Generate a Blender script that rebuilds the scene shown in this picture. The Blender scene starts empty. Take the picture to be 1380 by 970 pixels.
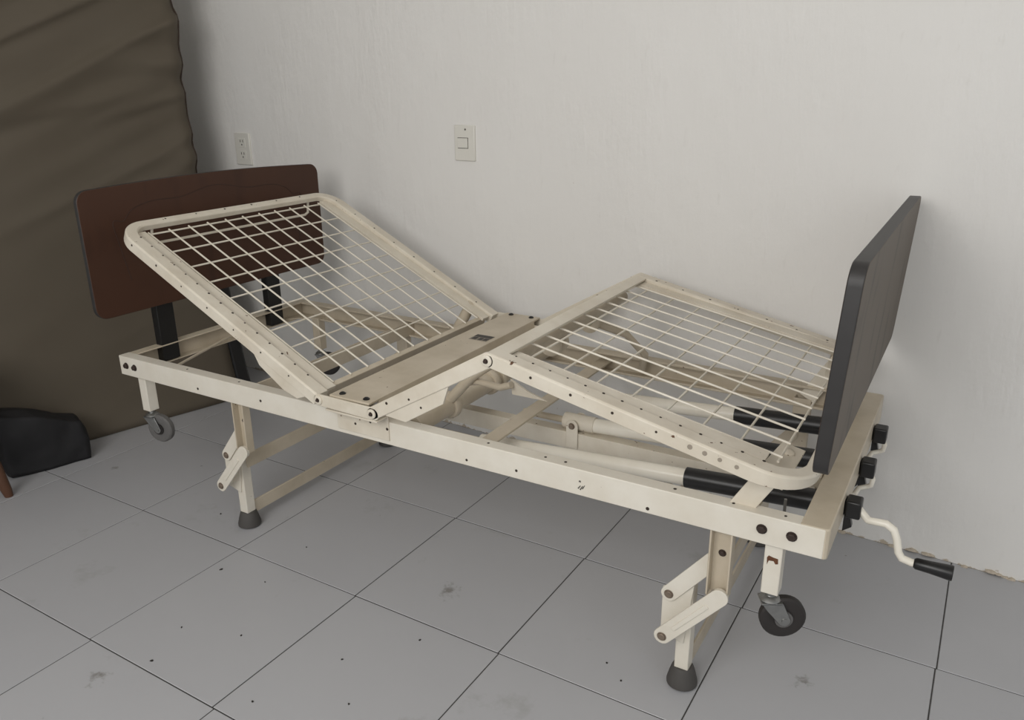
import bpy, bmesh, math, random
from mathutils import Vector, Matrix, noise

random.seed(7)
scene = bpy.context.scene
COL = scene.collection

# ------------------------------------------------------------------ camera
W_PX, H_PX, F_PX = 1380, 970, 1071.26
cam_data = bpy.data.cameras.new('camera')
cam_data.sensor_fit = 'HORIZONTAL'
cam_data.sensor_width = 36.0
cam_data.lens = F_PX / W_PX * 36.0
cam_data.clip_start = 0.02
cam = bpy.data.objects.new('camera', cam_data)
COL.objects.link(cam)
YAW, PITCH, ROLL = 0.5454 - 0.009687, 1.2398, -0.0097
cam.matrix_world = (Matrix.Translation((2.25539, -1.39656, 1.27935))
                    @ Matrix.Rotation(YAW, 4, 'Z') @ Matrix.Rotation(PITCH, 4, 'X') @ Matrix.Rotation(ROLL, 4, 'Z'))
scene.camera = cam

# ------------------------------------------------------------------ world and light
world = bpy.data.worlds.new('room_daylight')
scene.world = world
world.use_nodes = True
world.node_tree.nodes['Background'].inputs[0].default_value = (0.93, 0.97, 1.0, 1)
world.node_tree.nodes['Background'].inputs[1].default_value = 0.40


def area_light(name, loc, target, sx, sy, power, color):
    d = bpy.data.lights.new(name, 'AREA')
    d.shape = 'RECTANGLE'; d.size = sx; d.size_y = sy; d.energy = power; d.color = color
    o = bpy.data.objects.new(name, d); COL.objects.link(o)
    o.location = loc
    o.rotation_euler = (Vector(target) - Vector(loc)).to_track_quat('-Z', 'Y').to_euler()
    return o


area_light('window_light', (1.5, -2.7, 2.0), (1.6, 0.8, 0.7), 2.1, 1.4, 42, (1.0, 0.98, 0.955))
area_light('right_fill_light', (3.9, -1.6, 1.5), (1.8, 0.6, 0.5), 1.2, 1.8, 5, (0.97, 0.98, 1.0))  # added fill lamp, brightens the footboard's outer face from the right

scene.view_settings.view_transform = 'Standard'
scene.view_settings.look = 'None'
scene.view_settings.gamma = 1.0
scene.view_settings.exposure = 0.29
scene.view_settings.use_curve_mapping = False


# ------------------------------------------------------------------ materials
def srgb(r, g, b):
    f = lambda c: (c / 255 / 12.92) if c / 255 <= 0.04045 else ((c / 255 + 0.055) / 1.055) ** 2.4
    return (f(r), f(g), f(b), 1)


class NT:
    def __init__(self, name):
        self.m = bpy.data.materials.new(name); self.m.use_nodes = True
        self.t = self.m.node_tree; self.b = self.t.nodes['Principled BSDF']

    def n(self, typ, **kw):
        x = self.t.nodes.new(typ)
        for k, v in kw.items():
            if k in x.inputs: x.inputs[k].default_value = v
            else: setattr(x, k, v)
        return x

    def l(self, a, b): self.t.links.new(a, b)

    def coord(self, scale=(1, 1, 1), kind='Object'):
        c = self.n('ShaderNodeTexCoord'); m = self.n('ShaderNodeMapping')
        m.inputs['Scale'].default_value = scale
        self.l(c.outputs[kind], m.inputs[0]); return m.outputs[0]

    def ramp(self, fac, stops):
        r = self.n('ShaderNodeValToRGB'); e = r.color_ramp.elements
        e[0].position, e[0].color = stops[0]; e[1].position, e[1].color = stops[-1]
        for p, c in stops[1:-1]:
            q = e.new(p); q.color = c
        self.l(fac, r.inputs[0]); return r.outputs[0]

    def mix(self, fac, a, b, mode='MIX'):
        x = self.n('ShaderNodeMix', data_type='RGBA', blend_type=mode)
        if isinstance(fac, float): x.inputs[0].default_value = fac
        else: self.l(fac, x.inputs[0])
        for s, v in ((6, a), (7, b)):
            if isinstance(v, tuple): x.inputs[s].default_value = v
            else: self.l(v, x.inputs[s])
        return x.outputs[2]

    def noise(self, vec, scale, detail=4, rough=0.55):
        x = self.n('ShaderNodeTexNoise', Scale=scale, Detail=detail, Roughness=rough)
        self.l(vec, x.inputs['Vector']); return x.outputs['Fac']

    def bump(self, h, strength, dist):
        x = self.n('ShaderNodeBump', Strength=strength, Distance=dist)
        self.l(h, x.inputs['Height']); self.l(x.outputs[0], self.b.inputs['Normal'])

    def base(self, c, rough=0.5, metal=0.0, spec=0.5):
        if isinstance(c, tuple): self.b.inputs['Base Color'].default_value = c
        else: self.l(c, self.b.inputs['Base Color'])
        self.b.inputs['Roughness'].default_value = rough
        self.b.inputs['Metallic'].default_value = metal
        self.b.inputs['Specular IOR Level'].default_value = spec
        return self.m


BW = ((0, 0, 0, 1), (1, 1, 1, 1))


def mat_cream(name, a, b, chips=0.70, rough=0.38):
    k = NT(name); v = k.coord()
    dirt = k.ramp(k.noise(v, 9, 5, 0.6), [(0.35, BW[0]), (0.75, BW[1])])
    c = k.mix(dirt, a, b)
    chip = k.ramp(k.noise(v, 46, 3, 0.62), [(chips, BW[0]), (chips + 0.015, BW[1])])
    c = k.mix(chip, c, srgb(96, 66, 44))
    k.bump(k.noise(v, 60, 2), 0.06, 0.002)
    return k.base(c, rough)


M_CREAM = mat_cream('cream_enamel', srgb(226, 220, 207), srgb(214, 206, 190), 0.735)
M_CREAM_OLD = mat_cream('chipped_cream_enamel', srgb(221, 213, 197), srgb(203, 192, 173), 0.70)
M_TAN = mat_cream('tan_cream_enamel', srgb(202, 190, 170), srgb(182, 169, 147), 0.72)  # darker, browner cream for far side, end rails and mechanism
M_WHITE_TUBE = mat_cream('white_enamel', srgb(236, 230, 216), srgb(226, 218, 202), 0.76, 0.25)


def mat_plain(name, c, rough=0.5, metal=0.0, var=0.15, scale=20, bump=0.0, spec=0.5):
    k = NT(name); v = k.coord()
    d = tuple(x * (1 - var) for x in c[:3]) + (1,)
    u = tuple(min(1, x * (1 + var)) for x in c[:3]) + (1,)
    n = k.noise(v, scale, 4)
    if bump: k.bump(n, bump, 0.003)
    return k.base(k.mix(n, d, u), rough, metal, spec)


M_WIRE = mat_cream('wire_enamel', srgb(228, 221, 206), srgb(205, 196, 178), 0.74)
M_HOLE = mat_plain('dark_hole', srgb(52, 42, 34), 0.9)
M_BOLT = mat_plain('rusty_black_bolt', srgb(62, 50, 44), 0.5, 0.3, 0.4, 80)
M_PIN = mat_plain('worn_rivet_steel', srgb(132, 118, 104), 0.45, 0.5, 0.3, 90)
M_STEEL = mat_plain('dull_zinc_steel', srgb(150, 150, 148), 0.35, 0.85, 0.25, 50)
M_BLACK = mat_plain('black_plastic', srgb(22, 21, 21), 0.35, 0, 0.2, 30)
M_BLACK_POST = mat_plain('black_painted_steel', srgb(20, 19, 19), 0.45, 0, 0.2, 30)
M_RUBBER_GREY = mat_plain('grey_rubber', srgb(96, 94, 92), 0.65, 0, 0.15, 30)
M_RUBBER_DARK = mat_plain('charcoal_rubber', srgb(74, 71, 68), 0.7, 0, 0.2, 30)
M_RUBBER_BLACK = mat_plain('black_rubber', srgb(42, 38, 36), 0.6, 0, 0.2, 30)
M_PLASTIC = mat_plain('ivory_plastic', srgb(222, 219, 210), 0.35, 0, 0.03, 10)
M_PLASTIC_SLOT = mat_plain('grey_slot', srgb(92, 88, 82), 0.6)
M_EDGE = mat_plain('black_edge_band', srgb(46, 44, 43), 0.5, 0, 0.25, 25)
M_STICKER = mat_plain('dark_label_print', srgb(60, 56, 52), 0.6, 0, 0.3, 200)
M_STICKER_PALE = mat_plain('grey_label_paper', srgb(138, 130, 118), 0.6, 0, 0.15, 200)


def mat_board(name, c1, c2, smear):
    k = NT(name); v = k.coord((1, 1, 1))
    n = k.noise(v, 4.0, 4, 0.5)
    c = k.mix(n, c1, c2)
    s = k.ramp(k.noise(k.coord((1, 4, 1.2)), 3.3, 4, 0.5), [(0.56, BW[0]), (0.72, BW[1])])
    c = k.mix(s, c, smear)
    return k.base(c, 0.5, 0, 0.35)


M_WALNUT = mat_board('walnut_laminate', srgb(75, 47, 32), srgb(62, 38, 26), srgb(59, 36, 25))
M_GREYLAM = mat_board('worn_grey_laminate', srgb(98, 87, 75), srgb(91, 81, 70), srgb(56, 49, 42))
M_GROOVE = mat_plain('dark_groove', srgb(56, 36, 27), 0.7)


def mat_wall():
    k = NT('white_painted_plaster')
    v = k.coord()
    big = k.noise(v, 1.3, 5, 0.55)
    c = k.mix(big, srgb(224, 221, 216), srgb(233, 231, 227))
    fine = k.noise(k.coord((1, 1, 0.26)), 46, 4, 0.55)
    c = k.mix(k.ramp(fine, [(0.62, BW[0]), (0.8, BW[1])]), c, srgb(222, 219, 214))
    # scattered dark scuffs
    sp = k.ramp(k.noise(k.coord((1, 1, 0.7)), 37, 2, 0.5), [(0.775, BW[0]), (0.80, BW[1])])
    c = k.mix(sp, c, srgb(216, 211, 204))
    # worn stained strip right above the floor
    sep = k.n('ShaderNodeSeparateXYZ'); tc = k.n('ShaderNodeTexCoord'); k.l(tc.outputs['Object'], sep.inputs[0])
    mr = k.n('ShaderNodeMapRange'); k.l(sep.outputs[2], mr.inputs[0])
    mr.inputs[1].default_value = 0.0; mr.inputs[2].default_value = 0.035; mr.inputs[3].default_value = 0.42; mr.inputs[4].default_value = 0.0
    add = k.n('ShaderNodeMath', operation='ADD'); k.l(mr.outputs[0], add.inputs[0]); k.l(k.noise(v, 22, 4, 0.6), add.inputs[1])
    st = k.ramp(add.outputs[0], [(0.86, BW[0]), (0.92, BW[1])])
    c = k.mix(st, c, srgb(190, 178, 160))
    h = k.n('ShaderNodeMath', operation='ADD'); k.l(fine, h.inputs[0]); k.l(k.noise(v, 11, 4), h.inputs[1])
    patch = k.ramp(k.noise(k.coord((1, 1, 0.6)), 2.6, 3), [(0.42, (0.25,) * 3 + (1,)), (0.66, BW[1])])
    hm = k.n('ShaderNodeMath', operation='MULTIPLY'); k.l(h.outputs[0], hm.inputs[0]); k.l(patch, hm.inputs[1])
    k.bump(hm.outputs[0], 0.55, 0.008)
    return k.base(c, 0.75, 0, 0.25)


def mat_tile():
    k = NT('grey_ceramic_tile'); v = k.coord()
    obj = k.n('ShaderNodeObjectInfo')
    n = k.noise(v, 2.2, 5, 0.6)
    c = k.mix(n, srgb(170, 170, 173), srgb(179, 179, 181))
    tint = k.mix(obj.outputs['Random'], srgb(172, 172, 175), srgb(180, 180, 182))
    c = k.mix(0.4, c, tint)
    va = k.n('ShaderNodeVectorMath', operation='ADD'); k.l(v, va.inputs[0])
    rnd = k.n('ShaderNodeCombineXYZ'); mul = k.n('ShaderNodeMath', operation='MULTIPLY'); k.l(obj.outputs['Random'], mul.inputs[0]); mul.inputs[1].default_value = 50
    k.l(mul.outputs[0], rnd.inputs[0]); k.l(mul.outputs[0], rnd.inputs[1]); k.l(rnd.outputs[0], va.inputs[1])
    blot = k.ramp(k.noise(va.outputs[0], 3.0, 6, 0.7), [(0.60, BW[0]), (0.78, BW[1])])
    c = k.mix(blot, c, srgb(150, 149, 147))
    sp = k.ramp(k.noise(va.outputs[0], 20, 2, 0.5), [(0.765, BW[0]), (0.80, BW[1])])
    c = k.mix(sp, c, srgb(112, 108, 103))
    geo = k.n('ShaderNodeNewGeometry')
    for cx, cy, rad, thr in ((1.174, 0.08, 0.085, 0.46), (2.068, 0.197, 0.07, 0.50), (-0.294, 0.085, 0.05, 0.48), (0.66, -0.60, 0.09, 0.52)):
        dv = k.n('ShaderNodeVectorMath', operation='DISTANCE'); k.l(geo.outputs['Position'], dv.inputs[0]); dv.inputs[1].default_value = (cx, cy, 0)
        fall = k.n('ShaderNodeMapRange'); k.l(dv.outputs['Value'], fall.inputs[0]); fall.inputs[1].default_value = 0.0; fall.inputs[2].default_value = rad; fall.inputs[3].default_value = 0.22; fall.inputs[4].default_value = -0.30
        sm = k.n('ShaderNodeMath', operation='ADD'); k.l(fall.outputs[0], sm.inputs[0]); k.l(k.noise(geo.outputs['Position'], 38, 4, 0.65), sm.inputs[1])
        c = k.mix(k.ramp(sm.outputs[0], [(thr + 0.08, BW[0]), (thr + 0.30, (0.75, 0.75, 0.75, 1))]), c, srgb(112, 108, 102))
    rr = k.ramp(k.noise(v, 7, 3), [(0.3, (0.30,) * 3 + (1,)), (0.7, (0.42,) * 3 + (1,))])
    k.l(rr, k.b.inputs['Roughness'])
    m = k.base(c, 0.35, 0, 0.42); k.l(rr, k.b.inputs['Roughness']); return m


M_WALL = mat_wall(); M_TILE = mat_tile()
M_GROUT = mat_plain('dark_grout', srgb(62, 60, 58), 0.9, 0, 0.3, 30)
M_PEEL = mat_plain('crumbled_plaster', srgb(196, 184, 166), 0.9, 0, 0.35, 90, 0.5)


def mat_fabric():
    k = NT('olive_grey_cover'); v = k.coord()
    n = k.noise(v, 2.0, 4)
    c = k.mix(n, srgb(90, 81, 68), srgb(100, 92, 80))
    k.bump(k.noise(v, 260, 2), 0.15, 0.001)
    m = k.base(c, 0.72, 0, 0.3)
    return m


M_FABRIC = mat_fabric()
M_BAG = mat_plain('black_nylon', srgb(24, 23, 25), 0.7, 0, 0.25, 30, 0.3)
M_WOOD = mat_plain('reddish_brown_wood', srgb(92, 62, 44), 0.5, 0, 0.25, 14)
M_SPECK = mat_plain('dark_dirt', srgb(48, 44, 40), 0.9)


# ------------------------------------------------------------------ mesh builder
class MB:
    def __init__(self): self.v = []; self.f = []; self.mi = []

    def add(self, vs, fs, mi=0):
        o = len(self.v); self.v += [Vector(p) for p in vs]
        self.f += [tuple(o + i for i in f) for f in fs]; self.mi += [mi] * len(fs)
        return self

    def box(self, a, b, M=None, mi=0):
        (x0, y0, z0), (x1, y1, z1) = a, b
        x0, x1 = min(x0, x1), max(x0, x1); y0, y1 = min(y0, y1), max(y0, y1); z0, z1 = min(z0, z1), max(z0, z1)
        vs = [Vector(p) for p in ((x0, y0, z0), (x1, y0, z0), (x1, y1, z0), (x0, y1, z0), (x0, y0, z1), (x1, y0, z1), (x1, y1, z1), (x0, y1, z1))]
        if M: vs = [M @ p for p in vs]
        return self.add(vs, [(0, 3, 2, 1), (4, 5, 6, 7), (0, 1, 5, 4), (1, 2, 6, 5), (2, 3, 7, 6), (3, 0, 4, 7)], mi)

    def prism(self, poly, a, b, fn, mi=0):
        """poly: list of 2-D points; fn(u, v, w) -> point; extruded from w=a to w=b"""
        n = len(poly)
        vs = [fn(u, v, a) for u, v in poly] + [fn(u, v, b) for u, v in poly]
        fs = [tuple(range(n - 1, -1, -1)), tuple(range(n, 2 * n))]
        fs += [(i, (i + 1) % n, n + (i + 1) % n, n + i) for i in range(n)]
        return self.add(vs, fs, mi)

    def sweep(self, path, prof, up=None, closed=False, caps=True, mi=0):
        """prof: (lateral, up) points; path planar or not; up: fixed up vector"""
        path = [Vector(p) for p in path]; n = len(path); k = len(prof); vs = []
        prev = None
        for i, p in enumerate(path):
            a = path[i - 1] if (i or closed) else None
            b = path[(i + 1) % n] if (i < n - 1 or closed) else None
            t1 = (p - a).normalized() if a is not None else (b - p).normalized()
            t2 = (b - p).normalized() if b is not None else t1
            t = (t1 + t2).normalized()
            if up is not None: u = Vector(up).normalized()
            else:
                if prev is None:
                    r = Vector((0, 0, 1)) if abs(t.z) < 0.9 else Vector((1, 0, 0))
                    u = (r - t * r.dot(t)).normalized()
                else: u = (prev - t * prev.dot(t)).normalized()
                prev = u
            s = t.cross(u).normalized()
            sc = 1.0 / max(0.4, t.dot(t2))
            for l, h in prof: vs.append(p + s * l * sc + u * h)
        fs = []
        for i in range(n if closed else n - 1):
            j = (i + 1) % n
            for q in range(k):
                r = (q + 1) % k
                fs.append((i * k + q, j * k + q, j * k + r, i * k + r))
        if caps and not closed:
            fs.append(tuple(range(k))); fs.append(tuple(range((n - 1) * k + k - 1, (n - 1) * k - 1, -1)))
        return self.add(vs, fs, mi)

    def tube(self, path, r, n=10, mi=0):
        prof = [(r * math.cos(2 * math.pi * i / n), r * math.sin(2 * math.pi * i / n)) for i in range(n)]
        return self.sweep(path, prof, mi=mi)

    def cyl(self, c, axis, r, h, n=14, r2=None, mi=0):
        c = Vector(c); a = Vector(axis).normalized()
        q = a.to_track_quat('Z', 'Y'); r2 = r if r2 is None else r2
        vs = []
        for rr, hh in ((r, 0), (r2, h)):
            for i in range(n):
                t = 2 * math.pi * i / n
                vs.append(c + q @ Vector((rr * math.cos(t), rr * math.sin(t), hh)))
        fs = [tuple(range(n - 1, -1, -1)), tuple(range(n, 2 * n))] + [(i, (i + 1) % n, n + (i + 1) % n, n + i) for i in range(n)]
        return self.add(vs, fs, mi)

    def lathe(self, c, axis, prof, n=24, mi=0):
        """prof: (radius, height)"""
        c = Vector(c); q = Vector(axis).normalized().to_track_quat('Z', 'Y'); vs = []
        for r, h in prof:
            for i in range(n):
                t = 2 * math.pi * i / n
                vs.append(c + q @ Vector((r * math.cos(t), r * math.sin(t), h)))
        k = len(prof)
        fs = [(a * n + i, a * n + (i + 1) % n, (a + 1) * n + (i + 1) % n, (a + 1) * n + i) for a in range(k - 1) for i in range(n)]
        fs += [tuple(range(n - 1, -1, -1)), tuple(range((k - 1) * n, k * n))]
        return self.add(vs, fs, mi)

    def build(self, name, mat, parent=None, bevel=0.0, seg=2, smooth=True, off=None):
        if off is not None:
            o = Vector(off); vs = [p - o for p in self.v]
        else: vs = self.v
        me = bpy.data.meshes.new(name)
        me.from_pydata([tuple(p) for p in vs], [], self.f); me.validate()
        bm = bmesh.new(); bm.from_mesh(me); bmesh.ops.recalc_face_normals(bm, faces=bm.faces); bm.to_mesh(me); bm.free()
        mats = mat if isinstance(mat, (list, tuple)) else [mat]
        for m in mats: me.materials.append(m)
        if len(mats) > 1:
            for p, i in zip(me.polygons, self.mi): p.material_index = i
        if smooth:
            me.polygons.foreach_set('use_smooth', [True] * len(me.polygons))
            me.set_sharp_from_angle(angle=math.radians(38))
        ob = bpy.data.objects.new(name, me); COL.objects.link(ob)
        if parent: ob.parent = parent
        if off is not None: ob.location = off
        if bevel:
            b = ob.modifiers.new('soft_edges', 'BEVEL'); b.width = bevel; b.segments = seg; b.limit_method = 'ANGLE'
            b.angle_limit = math.radians(40); b.harden_normals = False
        return ob


def copy_part(o, parent, loc=None, name=None):
    c = o.copy(); COL.objects.link(c); c.parent = parent
    if loc is not None: c.location = loc
    for ch in list(o.children):
        g = ch.copy(); COL.objects.link(g); g.parent = c
    return c


def tag(o, label=None, cat=None, group=None, kind=None):
    for k, v in (('label', label), ('category', cat), ('group', group), ('kind', kind)):
        if v: o[k] = v
    return o


def empty(name, loc=(0, 0, 0), rz=0):
    o = bpy.data.objects.new(name, None); COL.objects.link(o)
    o.empty_display_size = 0.1
    o.location = loc; o.rotation_euler = (0, 0, rz); return o


def arc(c, r, a0, a1, n):
    return [(c[0] + r * math.cos(math.radians(a0 + (a1 - a0) * i / n)), c[1] + r * math.sin(math.radians(a0 + (a1 - a0) * i / n))) for i in range(n + 1)]


# ------------------------------------------------------------------ the setting
TX, TY, G = 0.45, 0.4671, 0.0028
GRID = Matrix.Rotation(-0.009687, 4, 'Z')
floor = MB().box((-1.42, -3.4, -0.03), (4.2, 1.3, -0.0016)).build('floor', M_GROUT, smooth=False)
tag(floor, kind='structure')
tile_mesh = None
GO = Vector((-0.3693, 0.8848, 0))   # grid node (0, 0) in bed coordinates
t_mb = MB().box((G / 2, -TY + G / 2, -0.008), (TX - G / 2, -G / 2, 0))
SHIFT = {1: -0.0025, 2: 0.0, 3: 0.0074}
first = None
for j in range(-1, 9):
    for i in range(-2, 9):
        # TX along +x, rows step towards the camera
        base = GO + GRID @ Vector((i * TX + SHIFT.get(j, 0.0), -j * TY, 0))
        ctr = base + GRID @ Vector((TX / 2, -TY / 2, 0))
        if not (-1.1 < ctr.x < 3.9 and -3.2 < ctr.y < 1.3): continue
        cor = [base + GRID @ Vector((a, b, 0)) for a, b in ((G / 2, -TY + G / 2), (TX - G / 2, -TY + G / 2), (TX - G / 2, -G / 2), (G / 2, -G / 2))]
        out = lambda p: p.y - (1.046 - 0.066 * p.x)
        if ctr.x > 1.1 and j == -1: continue                   # the last narrow strip belongs to the wider border tiles
        if ctr.x > 1.1 and j == 0: cor[2] += GRID @ Vector((0, 0.2, 0)); cor[3] += GRID @ Vector((0, 0.2, 0))
        if max(out(p) for p in cor) > 0:                      # cut to fit along the wall
            cut = []
            for a, b in zip(cor, cor[1:] + cor[:1]):
                if out(a) <= 0: cut.append(a)
                if out(a) * out(b) < 0: cut.append(a.lerp(b, out(a) / (out(a) - out(b))))
            if len(cut) < 3: continue
            MB().prism([(p.x - base.x, p.y - base.y) for p in cut], -0.008, 0.0, lambda u, v, w: Vector((u, v, w))).build('tile', M_TILE, floor, bevel=0.0012, seg=1, smooth=False).location = base
            continue
        if first is None:
            first = t_mb.build('tile', M_TILE, floor, bevel=0.0012, seg=1, smooth=False); ob = first
        else:
            ob = first.copy(); COL.objects.link(ob); ob.parent = floor
        ob.location = base + Vector((0, 0, random.uniform(-0.0006, 0.0)))
        ob.rotation_euler = (0, 0, -0.009687)

TH = math.atan(-0.066)
WALL0 = Vector((0, 1.046, 0))
WX = Vector((math.cos(TH), math.sin(TH), 0)); WN = Vector((math.sin(TH), -math.cos(TH), 0))   # along, towards room


def on_wall(x, z, d=0.0):
    return Vector((x, 1.046 - 0.066 * x, z)) + WN * d


wall_back = MB().box((-1.40, 0, 0), (4.2, 0.12, 2.7)).build('wall_back', M_WALL, smooth=False)
wall_back.location = WALL0; wall_back.rotation_euler = (0, 0, TH)
tag(wall_back, kind='structure')
ceiling = MB().box((-1.42, -3.4, 2.7), (4.2, 1.3, 2.8)).build('ceiling', M_WALL, smooth=False)
tag(ceiling, kind='structure')
wall_left = MB().box((-1.42, -3.4, 0), (-1.30, 1.3, 2.7)).build('wall_left', M_WALL, smooth=False)
tag(wall_left, kind='structure')

# crumbled plaster along the foot of the back wall
rnd = random.Random(3)
for k in range(22):
    x = rnd.uniform(2.02, 2.9) if k < 16 else rnd.uniform(-0.6, 1.9)
    r = rnd.uniform(0.004, 0.011)
    n = 7; pts = [(r * rnd.uniform(0.7, 1.9) * math.cos(2 * math.pi * q / n) * 1.3, max(0.0, r * 0.35 + r * rnd.uniform(0.4, 0.9) * math.sin(2 * math.pi * q / n))) for q in range(n)]
    mb = MB().prism(pts, 0.001, rnd.uniform(-0.004, -0.010), lambda u, v, w: Vector((u, w, v)))
    mb.build('plaster_chip', M_PEEL, wall_back, smooth=False).location = (x / math.cos(TH), 0, rnd.choice([0, 0, 0.004]))


# ------------------------------------------------------------------ the bed
L, W = 2.096, 0.788
ZT, ZB = 0.4996, 0.4377
E = 0.045
bed = empty('hospital_bed')
tag(bed, 'cream steel hospital bed frame with raised wire mesh backrest and no mattress', 'bed')


def channel(y_out, inward):
    """C profile, open towards the inside of the bed"""
    t, fl = 0.0035, 0.036
    s = inward
    return [(y_out, ZB), (y_out, ZT), (y_out + s * fl, ZT), (y_out + s * fl, ZT - t - 0.004), (y_out + s * (fl - t), ZT - t - 0.004), (y_out + s * (fl - t), ZT - t), (y_out + s * t, ZT - t),
            (y_out + s * t, ZB + t), (y_out + s * (fl - t), ZB + t), (y_out + s * (fl - t), ZB + t + 0.004), (y_out + s * fl, ZB + t + 0.004), (y_out + s * fl, ZB)]


def holes(name, pts, parent, r=0.0032, mat=None):
    """pts: list of (position, normal): small dark dimples in one mesh"""
    mb = MB()
    for p, nrm in pts:
        nrm = Vector(nrm).normalized()
        mb.cyl(Vector(p) - nrm * 0.002, nrm, r * random.uniform(0.8, 1.15), 0.0026, 8)
    return tag(mb.build(name, mat or M_HOLE, parent, smooth=False), kind='stuff')


def bolt(parent, p, nrm, r=0.009, h=0.006, mat=None, n=6, name='bolt'):
    nrm = Vector(nrm).normalized()
    mb = MB().cyl(p, nrm, r * 1.25, 0.0015, 14).cyl(Vector(p) + nrm * 0.0015, nrm, r, h, n, r * 0.9)
    return mb.build(name, mat or M_BOLT, parent, bevel=0.0008)


rails = {}
for side, y, s in (('near', 0.0, 1), ('far', W, -1)):
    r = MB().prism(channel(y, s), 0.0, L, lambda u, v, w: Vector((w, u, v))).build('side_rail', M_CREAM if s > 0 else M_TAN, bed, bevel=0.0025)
    rails[side] = r
    for x in (0.032, 0.072, 1.982, 2.038):
        bolt(r, (x, y, 0.470), (0, -s, 0), 0.0085 if x < 1 else 0.0085)
pts = [((x, 0, z), (0, -1, 0)) for x, z in ((0.36, .455), (1.30, .452), (1.435, .458), (0.98, .452), (0.62, .468), (1.75, .449))]
pts += [((x, 0.018, ZT), (0, 0, 1)) for x in (0.30, 0.52, 1.35, 1.50, 1.55, 1.80, 1.92, 2.02)]
holes('rail_hole', pts, rails['near'], 0.0036)

sc = MB()
for x, z, w, h, a in ((1.593, 0.4580, 0.0016, 0.010, 35), (1.598, 0.4570, 0.0016, 0.012, 30), (1.603, 0.4600, 0.0014, 0.011, 30), (1.594, 0.4720, 0.003, 0.004, 0)):
    ca, sa = math.cos(math.radians(a)), math.sin(math.radians(a))
    sc.prism([(x + u * ca + v * sa, z - u * sa + v * ca) for u, v in ((-w, -h / 2), (w, -h / 2), (w * .6, h / 2), (-w * .6, h / 2))], -0.0004, 0.001, lambda u, v, t: Vector((u, t, v)))
tag(sc.build('scuff_mark', M_PLASTIC_SLOT, rails['near'], smooth=False), kind='stuff')

# end rail at the head: channel open towards the foot
xc = [(0.0, ZB), (0.0, ZT - .001), (0.036, ZT - .001), (0.036, ZT - 0.0055), (0.0035, ZT - 0.0055), (0.0035, ZB + .0035), (0.036, ZB + .0035), (0.036, ZB)]
head_rail = MB().prism(xc, 0.004, W - 0.004, lambda u, v, w: Vector((u, w, v))).build('head_end_rail', M_TAN, bed, bevel=0.0015)
# corner gusset plates
for y0, s in ((0.004, 1), (W - 0.004, -1)):
    MB().prism([(0.004, y0), (0.14, y0), (0.12, y0 + s * 0.03), (0.05, y0 + s * 0.06), (0.004, y0 + s * 0.11)], ZB + 0.004, ZB + 0.008,
               lambda u, v, w: Vector((u, v, w))).build('corner_gusset', M_TAN, bed)
# end beam at the foot: closed section with rounded ends
bp = [(0.001, 2.05), (0.001, 2.098), (0.006, 2.104), (W - 0.006, 2.104), (W - 0.001, 2.098), (W - 0.001, 2.05)]
foot_rail = MB().prism([(x, y) for y, x in bp], ZB - 0.001, ZT + 0.0015, lambda u, v, w: Vector((u, v, w))).build('foot_end_rail', M_TAN, bed, bevel=0.003)

# ---- legs
def link(parent, p, q, y0, y1, w=0.017, name='link_arm', mat=None):
    """flat bar with round ends between two pins in the x-z plane"""
    p, q = Vector((p[0], p[1])), Vector((q[0], q[1])); d = q - p; a = math.degrees(math.atan2(d.y, d.x))
    poly = arc(q, w, a - 90, a + 90, 8) + arc(p, w, a + 90, a + 270, 8)
    return MB().prism(poly, y0, y1, lambda u, v, t: Vector((u, t, v))).build(name, mat or M_CREAM, parent, bevel=0.0012)


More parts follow.
